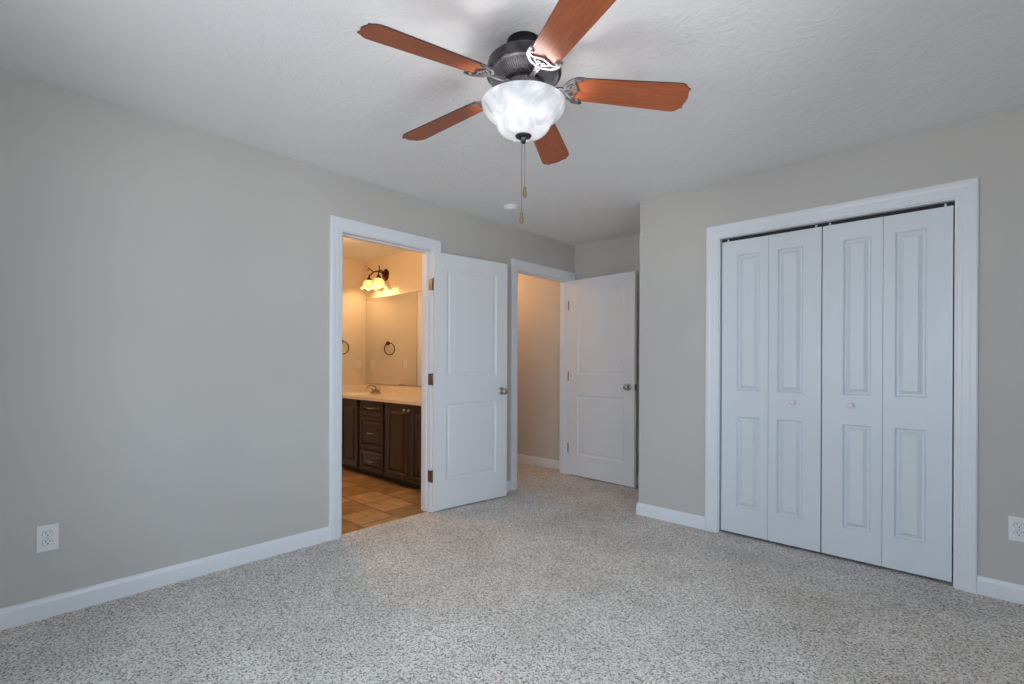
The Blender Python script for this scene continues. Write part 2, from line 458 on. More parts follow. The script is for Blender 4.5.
frame('trim_4', 'X', (BX - 0.12, BX), BD0, BD1, (BX - 0.085, BX - 0.05), 'white casing of a bathroom doorway glimpsed in the mirror', TOP, (1,))

BPROF = [(0, 0), (0.0135, 0), (0.0135, 0.068), (0.0115, 0.076), (0.008, 0.083), (0.0075, 0.088), (0.003, 0.092), (0, 0.092)]
def baseboard(mb, axis, face, sign, u0, u1, m0=0, m1=0):
    """m0/m1: +1 extends the end by the protrusion (outside mitre), -1 shortens it (inside mitre)."""
    k = len(BPROF); vs, fs = [], []
    for u, m, s in ((u0, m0, -1), (u1, m1, 1)):
        for (h, z) in BPROF:
            uu = u + s * m * h; n = face + sign * h
            vs.append((n, uu, z) if axis == 'X' else (uu, n, z))
    fs = [(j, (j + 1) % k, k + (j + 1) % k, k + j) for j in range(k)] + [tuple(range(k))[::-1], tuple(k + j for j in range(k))]
    mb.add(vs, fs)
co = CASE + 0.006
mb = MB()
baseboard(mb, 'X', XL, 1, YB, BATH0 - co, -1)
struct('baseboard_left', mb, M_TRIM, 'long white baseboard along the left wall', 'baseboard', 40)
mb = MB(); baseboard(mb, 'X', XL, 1, BATH1 + co, ENT0 - co)
struct('baseboard_left_between_doors', mb, M_TRIM, 'short white baseboard between the two doorways', 'baseboard', 40)
mb = MB(); baseboard(mb, 'Y', YF, -1, XC, CLO0 - co, 1); baseboard(mb, 'X', XC, -1, YF, YA, 1, -1)
struct('baseboard_closet', mb, M_TRIM, 'white baseboard left of the closet turning into the alcove', 'baseboard', 40)
mb = MB(); baseboard(mb, 'Y', YF, -1, CLO1 + co, XR, 0, -1)
struct('baseboard_closet_right', mb, M_TRIM, 'white baseboard right of the closet', 'baseboard', 40)
mb = MB(); baseboard(mb, 'Y', YA, -1, XL, XC, -1, -1)
struct('baseboard_back', mb, M_TRIM, 'white baseboard behind the open entry door', 'baseboard', 40)
mb = MB(); baseboard(mb, 'X', XR, -1, YB, YF, -1, -1)
struct('baseboard_right', mb, M_TRIM, 'white baseboard along the right wall', 'baseboard', 40)
mb = MB(); baseboard(mb, 'Y', YB, 1, XL, XR, -1, -1)
struct('baseboard_rear', mb, M_TRIM, 'white baseboard along the rear wall', 'baseboard', 40)
mb = MB(); baseboard(mb, 'Y', HY, -1, BX - 0.7, XW - 0.02)
struct('baseboard_hall', mb, M_TRIM, 'white baseboard along the hall wall', 'baseboard', 40)

# ------------------------------------------------------------------ panelled slabs
def slab(W, Hh, T, panels, rings, back=True):
    """door slab, x 0..W, z 0..Hh, front face at y=0 looking -y; panels (x0,x1,z0,z1); rings [(inset, depth)]."""
    mb = MB()
    xs = sorted({0, W, *[p[0] for p in panels], *[p[1] for p in panels]})
    zs = sorted({0, Hh, *[p[2] for p in panels], *[p[3] for p in panels]})
    def face(y, s):
        for i in range(len(xs) - 1):
            for j in range(len(zs) - 1):
                xa, xb, za, zb = xs[i], xs[i + 1], zs[j], zs[j + 1]
                if any(p[0] <= xa + 1e-6 and xb <= p[1] + 1e-6 and p[2] <= za + 1e-6 and zb <= p[3] + 1e-6 for p in panels): continue
                mb.add([(xa, y, za), (xb, y, za), (xb, y, zb), (xa, y, zb)], [(0, 1, 2, 3)])
        for (x0, x1, z0, z1) in panels:
            rg = [(0, 0)] + rings; vs = []
            for (d, dep) in rg:
                yy = y + s * dep
                vs += [(x0 + d, yy, z0 + d), (x1 - d, yy, z0 + d), (x1 - d, yy, z1 - d), (x0 + d, yy, z1 - d)]
            fs = []
            for q in range(len(rg) - 1):
                fs += [(q * 4 + e, q * 4 + (e + 1) % 4, q * 4 + 4 + (e + 1) % 4, q * 4 + 4 + e) for e in range(4)]
            q = len(rg) - 1; fs.append((q * 4, q * 4 + 1, q * 4 + 2, q * 4 + 3))
            mb.add(vs, fs)
    face(0, 1)
    if back: face(T, -1)
    else: mb.add([(0, T, 0), (W, T, 0), (W, T, Hh), (0, T, Hh)], [(0, 1, 2, 3)])
    for xa, xb, za, zb in ((0, 0, 0, Hh), (W, W, 0, Hh), (0, W, 0, 0), (0, W, Hh, Hh)):
        ys = (0, T)
        if xa == xb:
            for j in range(len(zs) - 1):
                mb.add([(xa, 0, zs[j]), (xa, T, zs[j]), (xa, T, zs[j + 1]), (xa, 0, zs[j + 1])], [(0, 1, 2, 3)])
        else:
            for i in range(len(xs) - 1):
                mb.add([(xs[i], 0, za), (xs[i + 1], 0, za), (xs[i + 1], T, za), (xs[i], T, za)], [(0, 1, 2, 3)])
    if not back:
        pass
    return mb

DOOR_RINGS = [(0.004, 0.004), (0.016, 0.0085), (0.024, 0.0085), (0.036, 0.0045)]
def knob_set(parent, x, z, T):
    mb = MB()
    prof = [(0.0, 0.0), (0.032, 0.0), (0.033, 0.004), (0.028, 0.009), (0.013, 0.013), (0.011, 0.026), (0.018, 0.033),
            (0.0265, 0.043), (0.0275, 0.052), (0.024, 0.060), (0.014, 0.066), (0.0, 0.0675)]
    mb.lathe(prof, (x, 0, z), '-Y', 32)
    mb.lathe(prof, (x, T, z), 'Y', 32)
    k = mb.build('door_knob', M_NICKEL, parent, smooth=45)
    return k
def swing_door(name, label, hinge, rotz, W, Hh, zb, stile, zpan, side_mirror=False, knob_z=0.93):
    """leaf lies along local +x; its room-side face is local y=0 (looking -y)."""
    t = thing(name, label, 'door', (hinge[0], hinge[1], 0), rotz, None, 'structure')
    T = 0.035
    pans = [(stile, W - stile, a - zb, b - zb) for a, b in zpan]
    lf = slab(W, Hh, T, pans, DOOR_RINGS)
    lf.v = [(x, y, z + zb) for x, y, z in lf.v]
    lf.build('door_leaf', M_DOOR, t)
    knob_set(t, W - 0.062, knob_z, T)
    mb = MB().box((W - 0.0005, 0.005, knob_z - 0.028), (W + 0.002, 0.030, knob_z + 0.028))
    mb.box((W, 0.010, knob_z - 0.010), (W + 0.010, 0.024, knob_z + 0.010), 0.003)
    mb.build('latch_plate', M_COPPER, t)
    return t, T
# bathroom door: swung right round against the left wall
bfree = Vector((-2.948, 3.118)); bh = Vector((-3.043, 2.379))
dv = bfree - bh; ang = math.atan2(dv.y, dv.x)
t1, T = swing_door('door_1', 'white two panel bathroom door swung back against the left wall', bh, ang, 0.742, 2.034, 0.012, 0.118,
                   [(0.235, 0.850), (1.068, 1.930)], knob_z=0.932)
# local +y points left of the leaf direction (towards the wall), so local y=0 is the visible face
def hinges(parent, side, zs, both):
    for z in zs:
        mb = MB()
        hh = 0.045
        # knuckle barrel with ball tips, leaf on the door edge, leaf on the jamb
        mb.lathe([(0, -hh - 0.006), (0.004, -hh - 0.004), (0.0045, -hh), (0.0062, -hh), (0.0062, hh), (0.0045, hh), (0.004, hh + 0.004),
                  (0, hh + 0.006)], (-0.007, both['ky'], z), 'Z', 14)
        for q in range(1, 5):
            mb.lathe([(0.0066, -0.0006), (0.0066, 0.0006)], (-0.007, both['ky'], z - hh + q * 2 * hh / 5), 'Z', 14)
        mb.box((-0.002, both['ky'], z - hh), (0.0, both['ky'] + both['s'] * 0.030, z + hh))
        if both.get('jamb'):
            a, b = both['jamb']; mb.box((a[0], a[1], z - hh), (b[0], b[1], z + hh))
        mb.build('hinge', M_COPPER, parent, smooth=40)
hinges(t1, 1, (0.285, 1.045, 1.79), {'ky': 0.004, 's': 1, 'jamb': ((-0.0170, 0.004), (-0.0145, 0.054))})
# entry door: standing open square to the wall
efree = Vector((-2.257, 4.140)); eh = Vector((-3.066, 4.188))
dv = efree - eh; ang2 = math.atan2(dv.y, dv.x)
t2, T = swing_door('door_2', 'white two panel entry door standing open in the far corner', eh, ang2, 0.795, 2.036, 0.012, 0.116,
                   [(0.228, 0.852), (1.064, 1.935)], knob_z=0.955)
hinges(t2, 1, (0.285, 1.045, 1.79), {'ky': 0.0, 's': 1})

# closet bifolds
BF_RINGS = [(0.002, 0.006), (0.009, 0.017), (0.015, 0.017), (0.036, 0.002)]
def bifold(name, label, x0, wide_first, yface):
    w, Hh, zb = 0.2965, 2.003, 0.018
    t = thing(name, label, 'closet door', (x0, yface, 0), 0, None, 'structure')
    wd, nr = (0.100, 0.053) if wide_first else (0.107, 0.054)
    for i in range(2):
        first_wide = (i == 0)
        l, r = (wd, nr) if first_wide else (nr, wd)
        pans = [(l, w - r, 0.196 - zb, 0.816 - zb), (l, w - r, 0.992 - zb, 1.920 - zb)]
        s = slab(w, Hh, 0.032, pans, BF_RINGS, False)
        s.v = [(x + i * (w + 0.002), y, z + zb) for x, y, z in s.v]
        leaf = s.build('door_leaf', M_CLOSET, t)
        if (i == 1) == wide_first:
            kx = i * (w + 0.002) + w / 2
            MB().lathe([(0.0, 0.0), (0.010, 0.0), (0.009, 0.006), (0.008, 0.012), (0.013, 0.017), (0.0175, 0.023), (0.0175, 0.029),
                        (0.012, 0.034), (0.0, 0.036)], (kx, 0, 0.932), '-Y', 28).build('knob', M_KNOBW, leaf, smooth=50)
    for x in ((0.035, 2 * w - 0.03)):
        MB().lathe([(0.005, 0), (0.005, 0.019)], (x, 0.016, zb + Hh), 'Z', 12).build('pivot_pin', M_TRACK, t, smooth=40)
    for z in (0.3, 1.02, 1.75):
        MB().box((w - 0.02, 0.032, z - 0.03), (w + 0.022, 0.0335, z + 0.03)).build('hinge', M_TRACK, t)
    return t
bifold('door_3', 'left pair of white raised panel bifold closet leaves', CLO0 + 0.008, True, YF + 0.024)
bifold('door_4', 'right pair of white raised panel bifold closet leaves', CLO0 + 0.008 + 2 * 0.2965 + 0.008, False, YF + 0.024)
tr = MB(); ty = YF + 0.056
tr.box((CLO0, ty - 0.016, TOP - 0.006), (CLO1, ty + 0.016, TOP)); 
tr.box((CLO0, ty - 0.016, TOP - 0.016), (CLO1, ty - 0.013, TOP - 0.006)); tr.box((CLO0, ty + 0.013, TOP - 0.016), (CLO1, ty + 0.016, TOP - 0.006))
struct('trim_5', tr, M_SLOT, 'bifold track under the closet head', 'door track')

# bathroom linen door seen only in the mirror
t5 = thing('door_5', 'white closed bathroom door glimpsed in the mirror', 'door', (BX - 0.012, BD0 + 0.003, 0), R(90), None, 'structure')
s5 = slab(BD1 - BD0 - 0.006, 2.026, 0.035, [(0.11, BD1 - BD0 - 0.116, 0.22, 0.84), (0.11, BD1 - BD0 - 0.116, 1.05, 1.92)], DOOR_RINGS)
s5.v = [(x, y, z + 0.012) for x, y, z in s5.v]
s5.build('door_leaf', M_DOOR, t5); knob_set(t5, 0.065, 0.94, 0.035)

# ------------------------------------------------------------------ windows behind the camera
def window(name, axis, f0, f1, a, b, label):
    def P(u, n, z): return (n, u, z) if axis == 'X' else (u, n, z)
    t = thing(name, label, 'window', (0, 0, 0), 0, None, 'structure')
    inn = f0 if axis == 'X' else f1       # inner face
    out = f1 if axis == 'X' else f0
    s = 1 if out > inn else -1
    fr = MB(); w = 0.035
    fr.box(P(a, inn, WZ0), P(a + 0.02, out, WZ1)); fr.box(P(b - 0.02, inn, WZ0), P(b, out, WZ1))
    fr.box(P(a + .02, inn, WZ0), P(b - .02, out, WZ0 + 0.02)); fr.box(P(a + .02, inn, WZ1 - 0.02), P(b - .02, out, WZ1))
    fr.build('window_frame', M_TRIM, t)
    zm = (WZ0 + WZ1) / 2
    for (za, zb_, d) in ((WZ0 + 0.02, zm + 0.02, 0.05), (zm - 0.02, WZ1 - 0.02, 0.085)):
        m = MB(); n0, n1 = inn + s * d, inn + s * (d + 0.03)
        m.box(P(a + .02, n0, za), P(a + .02 + w, n1, zb_)); m.box(P(b - .02 - w, n0, za), P(b - .02, n1, zb_))
        m.box(P(a + .02 + w, n0, za), P(b - .02 - w, n1, za + w)); m.box(P(a + .02 + w, n0, zb_ - w), P(b - .02 - w, n1, zb_))
        sa = m.build('window_sash', M_TRIM, t)
        MB().box(P(a + .02 + w, inn + s * (d + .013), za + w), P(b - .02 - w, inn + s * (d + .017), zb_ - w)).build('pane', M_PANE, sa)
    c = MB(); k = 0.085
    c.box(P(a - k, inn, WZ0), P(a, inn - s * .018, WZ1 + k)); c.box(P(b, inn, WZ0), P(b + k, inn - s * .018, WZ1 + k))
    c.box(P(a, inn, WZ1), P(b, inn - s * .018, WZ1 + k)); c.box(P(a - k, inn, WZ0 - .1), P(b + k, inn - s * .016, WZ0 - .025))
    c.build('window_casing', M_TRIM, t)
    MB().box(P(a - k - .02, inn + s * .05, WZ0 - .025), P(b + k + .02, inn - s * .05, WZ0), 0.004).build('window_sill', M_TRIM, t)
for i, (a, b) in enumerate(WIN_REAR):
    window('window_%d' % (i + 1), 'Y', YB - 0.12, YB, a, b, 'double hung window in the rear wall, %s of the two' % ('nearer the left wall' if i == 0 else 'nearer the camera'))
for i, (a, b) in enumerate(WIN_RIGHT):
    window('window_%d' % (len(WIN_REAR) + i + 1), 'X', XR, XR + 0.12, a, b, 'double hung window in the right wall')

# ------------------------------------------------------------------ ceiling fan
FX, FY, ZB = -1.282, 1.442, 2.268
fan = thing('ceiling_fan', 'pewter ceiling fan with five cherry blades and lit alabaster glass bowl', 'ceiling fan', (FX, FY, 2.44))
def zrel(z): return z - 2.44
MB().lathe([(0.0, 0.0), (0.066, 0.0), (0.068, -0.006), (0.066, -0.030), (0.056, -0.050), (0.050, -0.075), (0.0, -0.075)], n=48).build('canopy', M_CANOPY, fan, smooth=35)
MB().lathe([(0.0, zrel(2.372)), (0.055, zrel(2.372)), (0.110, zrel(2.368)), (0.134, zrel(2.360)), (0.142, zrel(2.350)), (0.143, zrel(2.328)),
            (0.148, zrel(2.325)), (0.150, zrel(2.316)), (0.148, zrel(2.307)), (0.141, zrel(2.303)), (0.0, zrel(2.303))], n=72).build('motor_housing', M_PEWTER, fan, smooth=35)
def ribmod(i, j, r, h):
    if 1 <= j <= 4:
        return (r, h + (0.0030 if (i // 2) % 2 else -0.0030))
    return (r, h)
MB().lathe([(0.140, zrel(2.305)), (0.136, zrel(2.297)), (0.122, zrel(2.288)), (0.106, zrel(2.281)), (0.090, zrel(2.277)), (0.084, zrel(2.278)), (0.0, zrel(2.278))],
           n=360, mod=ribmod).build('ribbed_skirt', M_RIB, fan, smooth=25)
hub = MB().lathe([(0.0, zrel(2.280)), (0.070, zrel(2.280)), (0.076, zrel(2.276)), (0.076, zrel(2.264)), (0.068, zrel(2.254)), (0.060, zrel(2.248)), (0.0, zrel(2.246))], n=60)
for k in range(10):
    a = R(-28.3 + 36 * k + 18); hub.lathe([(0.0, 0.004), (0.006, 0.003), (0.007, -0.002), (0.004, -0.006), (0, -0.007)], (0.066 * math.cos(a), 0.066 * math.sin(a), zrel(2.250)), n=10)
hub.build('flywheel', M_PEWTER, fan, smooth=35)
MB().lathe([(0.0, zrel(2.25)), (0.056, zrel(2.25)), (0.060, zrel(2.238)), (0.060, zrel(2.222)), (0.075, zrel(2.214)), (0.088, zrel(2.208)), (0.090, zrel(2.196)),
            (0.040, zrel(2.194)), (0.0, zrel(2.194))], n=48).build('light_fitter', M_PEWTER, fan, smooth=35)
# alabaster bowl: bell with flared rim (outer skin then inner skin)
def cr(pts, n=6):
    out = []
    P = [pts[0]] + list(pts) + [pts[-1]]
    for i in range(1, len(P) - 2):
        for k in range(n):
            t = k / n; p0, p1, p2, p3 = (Vector(q) for q in P[i - 1:i + 3])
            out.append(tuple(0.5 * ((2 * p1) + (p2 - p0) * t + (2 * p0 - 5 * p1 + 4 * p2 - p3) * t * t + (3 * p1 - p0 - 3 * p2 + p3) * t ** 3)))
    out.append(tuple(pts[-1])); return out
outer = cr([(0.030, 2.068), (0.056, 2.071), (0.082, 2.080), (0.099, 2.094), (0.106, 2.108), (0.112, 2.120), (0.128, 2.136), (0.149, 2.155), (0.161, 2.174), (0.166, 2.193)])
inner = [(r - 0.005, z + 0.004) for r, z in outer][::-1]
MB().lathe_open([(r, zrel(z)) for r, z in outer + inner + [outer[0]]], n=72).build('glass_bowl', M_BOWL, fan, smooth=60)
MB().lathe([(0.0, zrel(2.088)), (0.030, zrel(2.080)), (0.034, zrel(2.072)), (0.030, zrel(2.064)), (0.014, zrel(2.058)), (0.010, zrel(2.050)), (0.011, zrel(2.044)),
            (0.006, zrel(2.039)), (0.0, zrel(2.038))], n=32).build('finial', M_PEWTER, fan, smooth=40)
MB().lathe([(0.008, zrel(2.20)), (0.008, zrel(2.07))], n=16).build('bowl_rod', M_SILVER, fan, smooth=40)
fw2 = Vector((-math.sin(YAW), math.cos(YAW), 0)); rt2 = Vector((math.cos(YAW), math.sin(YAW), 0))
for off, zend, plen in ((0.006, 1.866, 0.042), (-0.006, 1.764, 0.042)):
    p = rt2 * off
    c = MB(); z = 2.030
    c.tube([(p.x, p.y, zrel(2.046)), (p.x, p.y, zrel(zend))], 0.0009, 6)
    nb = int((2.042 - zend) / 0.006)
    for q in range(nb):
        c.lathe([(0, -0.0016), (0.0016, 0), (0, 0.0016)], (p.x, p.y, zrel(2.042 - q * 0.006)), n=6)
    ch = c.build('pull_chain', M_CHAIN, fan)
    MB().lathe([(0, 0.004), (0.003, 0.003), (0.0045, 0), (0.0055, -0.010), (0.0085, -0.024), (0.0085, -0.032), (0.005, -0.040), (0, -plen)],
               (p.x, p.y, zrel(zend)), n=18).build('pull_knob', M_PULLWOOD, ch, smooth=50)
# blades
def blade_outline():
    r0, r1 = 0.190, 0.650; w0, w1 = 0.054, 0.071
    up = [(r0 + 0.020, w0 * 0.98), (r0 + 0.05, w0 + 0.002)]
    for k in range(1, 7):
        t = k / 6; up.append((r0 + 0.05 + (r1 - 0.055 - r0 - 0.05) * t, w0 + 0.002 + (w1 - w0 - 0.002) * t))
    up += [(r1 - 0.040, w1), (r1 - 0.029, w1 * 0.955), (r1 - 0.019, w1 * 0.86), (r1 - 0.012, w1 * 0.74), (r1 - 0.001, w1 * 0.67), (r1 - 0.004, w1 * 0.52),
           (r1 - 0.002, w1 * 0.34), (r1 + 0.002, w1 * 0.16)]
    root = [(r0 + 0.008, w0 * 0.7), (r0 + 0.002, w0 * 0.45), (r0 + 0.006, w0 * 0.2)]
    lower = [(x, -y) for x, y in up[::-1]]
    return up + [(r1 + 0.003, 0.0)] + lower + [(x, -y) for x, y in root] + [(r0 + 0.010, 0)] + root[::-1]
ol = blade_outline()
bl = MB(); bl.prism(ol, 0.0, 0.0055, side=1)
blade = bl.build('blade', [M_BLADE, M_BLADE_EDGE], fan)
br = MB()
def arc(pts, n=8): return cr(pts, n)
z0, z1 = -0.006, 0.0
br.ribbon(arc([(0.226, 0.060), (0.205, 0.059), (0.190, 0.051), (0.184, 0.036), (0.190, 0.020), (0.196, 0.0), (0.190, -0.020), (0.184, -0.036), (0.190, -0.051), (0.205, -0.059), (0.226, -0.060)]), 0.009, z0, z1)
br.ribbon(arc([(0.224, 0.060), (0.195, 0.060), (0.170, 0.047), (0.153, 0.026), (0.146, 0.0), (0.153, -0.026), (0.170, -0.047), (0.195, -0.060), (0.224, -0.060)]), 0.011, z0 - 0.001, z1 - 0.001)
for s in (1, -1):
    br.ribbon(arc([(0.146, s * 0.002), (0.160, s * 0.010), (0.172, s * 0.024), (0.186, s * 0.030)]), 0.008, z0, z1)
    br.ribbon(arc([(0.170, s * 0.022), (0.176, s * 0.010), (0.168, s * 0.004), (0.163, s * 0.010)]), 0.006, z0, z1)
    br.lathe([(0, -0.0095), (0.006, -0.008), (0.008, -0.004), (0.008, 0.0)], (0.207, s * 0.050, 0), n=14)
br.lathe([(0, -0.0095), (0.006, -0.008), (0.008, -0.004), (0.008, 0.0)], (0.199, 0, 0), n=14)
br.v = [(x + 0.013, y, z) for x, y, z in br.v]
br.ribbon([(0.055, 0), (0.075, 0), (0.110, 0), (0.162, 0)], [0.030, 0.022, 0.017, 0.021], [0.002, -0.006, -0.010, -0.008], 0.009)
brk = br.build('blade_bracket', M_SILVER, blade, smooth=35)
for k in range(5):
    b = blade if k == 0 else copy_tree(blade, fan)
    b.location = (0, 0, zrel(ZB)); b.rotation_euler = (R(-14), R(4), R(-28.3 - 72 + 72 * k))

def point_light(name, loc, power, col, radius):
    l = bpy.data.lights.new(name, 'POINT'); l.energy = power; l.color = col; l.shadow_soft_size = radius
    o = bpy.data.objects.new(name, l); COL.objects.link(o); o.location = loc; return o
for a in (30, 150, 270):
    point_light('fan_bulb', (FX + 0.055 * math.cos(R(a)), FY + 0.055 * math.sin(R(a)), 2.130), 1.7, (1.0, 0.96, 0.92), 0.022)

# ------------------------------------------------------------------ smoke detector and wall plates
sd = thing('smoke_detector', 'small round white smoke detector on the ceiling near the doorways', 'smoke detector', (-2.689, 2.878, H))
MB().lathe([(0, 0), (0.062, 0), (0.062, -0.010), (0.056, -0.012), (0.0, -0.012)], n=40).build('base', M_PLASTIC, sd, smooth=35)
MB().lathe([(0, -0.010), (0.054, -0.010), (0.054, -0.024), (0.048, -0.032), (0.020, -0.035), (0, -0.035)], n=40).build('cover', M_PLASTIC, sd, smooth=35)

def outlet(label, loc, rotz):
    """plate in local xz plane facing -y"""
    t = thing('wall_outlet', label, 'outlet', loc, rotz)
    MB().box((-0.037, -0.006, -0.060), (0.037, 0.0, 0.060), 0.0025).build('cover_plate', M_PLASTIC, t)
    for z in (0.0195, -0.0195):
        m = MB(); ol = []
        for q in range(28):
            a = 2 * PI * q / 28; x, y = 0.0172 * math.cos(a), 0.0172 * math.sin(a)
            ol.append((x, max(-0.0135, min(0.0135, y))))
        k = len(ol)
        m.add([(x, -0.0055, z + y) for x, y in ol] + [(x, -0.0085, z + y) for x, y in ol],
              [tuple(range(k, 2 * k))] + [(q, (q + 1) % k, k + (q + 1) % k, k + q) for q in range(k)])
        rc = m.build('receptacle', M_PLASTIC, t)
        s = MB()
        s.box((-0.0078, -0.0089, z + 0.0005), (-0.0055, -0.0084, z + 0.0095)); s.box((0.0055, -0.0089, z + 0.0015), (0.0078, -0.0084, z + 0.0085))
        s.lathe([(0, 0), (0.0028, 0), (0.0028, 0.0005), (0, 0.0005)], (0, -0.0084, z - 0.0068), '-Y', 12)
        s.add([(x * 1.06, -0.0062, z + y * 1.06) for x, y in ol], [tuple(range(k))])    # shadow gap around the receptacle
        s.build('slots', M_SLOT, rc)
    MB().lathe([(0, 0), (0.0032, 0), (0.0025, 0.0012), (0, 0.0014)], (0, -0.0058, 0), '-Y', 12).build('screw', M_NICKEL, t)
    return t
outlet('white duplex outlet low on the left wall', (XL, 0.193, 0.363), R(90))
outlet('white duplex outlet right of the closet, cut by the frame', (0.200, YF, 0.363), 0)

def switch(label, loc, rotz):
    t = thing('light_switch', label, 'light switch', loc, rotz)
    MB().box((-0.038, -0.006, -0.058), (0.038, 0.0, 0.058), 0.0025).build('cover_plate', M_SWITCH, t)
    MB().box((-0.0165, -0.009, -0.033), (0.0165, -0.005, 0.033), 0.0015).build('rocker', M_SWITCH, t)
switch('almond switch plate beside the mirror on the bathroom end wall', (BX, 3.128, 1.150), R(90))
switch('almond switch plate seen only reflected in the mirror', (BX, 2.635, 1.165), R(90))

# ------------------------------------------------------------------ bathroom vanity
VY, VB = 2.66, BY - 0.002
VX0, VX1, VZ = BX + 0.004, XW - 0.012, 0.792
van = thing('vanity_cabinet', 'espresso bathroom vanity cabinet with raised panel doors and drawers', 'cabinet', ((VX0 + VX1) / 2, VB, 0))
vo = van.location
def vloc(mb): mb.v = [(x - vo.x, y - vo.y, z) for x, y, z in mb.v]; return mb
vloc(MB().box((VX0, VY + 0.020, 0.062), (VX1, VY + 0.040, VZ - 0.002)).box((VX0, VY + 0.040, 0.062), (VX0 + 0.018, VB, VZ - 0.002)).box((VX1 - 0.018, VY + 0.040, 0.062), (VX1, VB, VZ - 0.002)).box((VX0 + 0.018, VY + 0.040, 0.062), (VX1 - 0.018, VB, 0.080)).box((VX0 + 0.018, VB - 0.012, 0.080), (VX1 - 0.018, VB, VZ - 0.002))).build('carcass', M_VANITY, van)
vloc(MB().box((VX0, VY + 0.085, 0.0), (VX1, VB, 0.060))).build('toe_kick', M_TOE, van)
VR = [(0.003, -0.002), (0.046, -0.002), (0.056, 0.012), (0.062, 0.012), (0.090, 0.0)]
DR = [(0.003, -0.002), (0.030, -0.002), (0.039, 0.012), (0.044, 0.012), (0.062, 0.0)]
def front(kind, x0, x1, za, zb, handle):
    s = slab(x1 - x0, zb - za, 0.019, [(0.004, x1 - x0 - 0.004, 0.004, zb - za - 0.004)], VR if kind == 'door' else DR, False)
    s.v = [(x + x0, y + VY, z + za) for x, y, z in s.v]
    o = vloc(s).build('cabinet_' + kind, M_VANITY, van)
    if kind == 'door':
        m = MB().lathe([(0, 0), (0.006, 0), (0.005, 0.010), (0.012, 0.017), (0.0155, 0.024), (0.012, 0.030), (0, 0.032)], (handle, VY - 0.002, zb - 0.045), '-Y', 20)
        vloc(m).build('knob', M_NICKEL, o, smooth=50)
    else:
        c = (x0 + x1) / 2; zc = (za + zb) / 2; h = []
        for q in range(13):
            a = PI * q / 12; h.append((c - 0.048 * math.cos(a), VY - 0.003 - 0.026 * math.sin(a) ** 0.6, zc))
        m = MB().tube(h, [0.0035 + 0.003 * math.sin(PI * q / 12) for q in range(13)], 10)
        vloc(m).build('pull_handle', M_NICKEL, o, smooth=50)
front('door', -5.452, -5.072, 0.072, 0.780, -5.105)
front('door', -5.066, -4.686, 0.072, 0.780, -5.033)
for za, zb in ((0.640, 0.780), (0.296, 0.622), (0.072, 0.280)): front('drawer', -4.636, -4.200, za, zb, 0)
front('door', -4.166, -3.778, 0.072, 0.780, -3.810)
front('door', -3.770, -3.382, 0.072, 0.780, -3.738)

# worktop with integral basin, backsplash and side splash
def basin(x, y):
    r = math.hypot((x + 5.07) / 0.235, (y - 2.90) / 0.165)
    if r >= 1: return 0.0
    return -0.125 * (1 - r ** 2.6)
ct = MB(); nx, ny = 150, 44; x0, x1, y0, y1, zt = VX0, VX1, VY - 0.022, VB, 0.821
vs, fs = [], []
for i in range(nx + 1):
    for j in range(ny + 1):
        x = x0 + (x1 - x0) * i / nx; y = y0 + (y1 - y0) * j / ny; vs.append((x, y, zt + basin(x, y)))
for i in range(nx):
    for j in range(ny):
        a = i * (ny + 1) + j; fs.append((a, a + ny + 1, a + ny + 2, a + 1))
ct.add(vs, fs)
ct.box((x0, y0, VZ), (x1, y0 + 0.012, zt - 0.0005)); ct.box((x0, y0 + .012, VZ), (-5.32, y1, VZ + 0.004)); ct.box((-4.82, y0 + .012, VZ), (x1, y1, VZ + 0.004))
ct.box((x0, VB - 0.018, zt - 0.001), (x1, VB, zt + 0.082)); ct.box((x0, y0 + 0.01, zt - 0.001), (x0 + 0.018, VB - 0.018, zt + 0.082))
ctop = ct.build('countertop', M_COUNTER, None, ((x0 + x1) / 2, VB, VZ), smooth=30)
tag(ctop, 'cream marble worktop with backsplash on the dark bathroom vanity', 'countertop')

fc = thing('faucet', 'brushed nickel faucet with curved spout on the bathroom worktop', 'faucet', (-5.015, 3.080, 0.8215))
MB().box((-0.080, -0.026, 0.0), (0.080, 0.026, 0.012), 0.005).build('base', M_FAUCET, fc)
MB().lathe([(0.024, 0.010), (0.020, 0.022), (0.016, 0.040), (0.017, 0.055), (0.0, 0.060)], n=24).build('body', M_FAUCET, fc, smooth=40)
MB().tube(cr([(0, 0, 0.050), (0, -0.012, 0.075), (0, -0.050, 0.094), (0, -0.105, 0.084), (0, -0.140, 0.050)]), 0.0105, 14).build('spout', M_FAUCET, fc, smooth=50)
for s in (1, -1):
    m = MB().lathe([(0.018, 0.010), (0.014, 0.028), (0.015, 0.040), (0, 0.046)], (s * 0.058, 0, 0), n=20)
    m.tube([(s * 0.058, 0, 0.042), (s * 0.080, -0.010, 0.054), (s * 0.108, -0.018, 0.062)], [0.006, 0.006, 0.008], 10)
    m.build('handle', M_FAUCET, fc, smooth=45)

mir = thing('wall_mirror', 'large frameless mirror above the bathroom vanity', 'mirror', ((BX + XW) / 2, BY - 0.001, 0.918))
mx0, mx1 = -5.482 - (BX + XW) / 2, -3.30 - (BX + XW) / 2
MB().box((mx0, -0.006, 0.0), (mx1, 0.0, 1.048)).build('backing', M_MEDGE, mir)
MB().box((mx0 + 0.004, -0.0068, 0.004), (mx1 - 0.004, -0.0059, 1.044)).build('glass', M_MIRROR, mir)

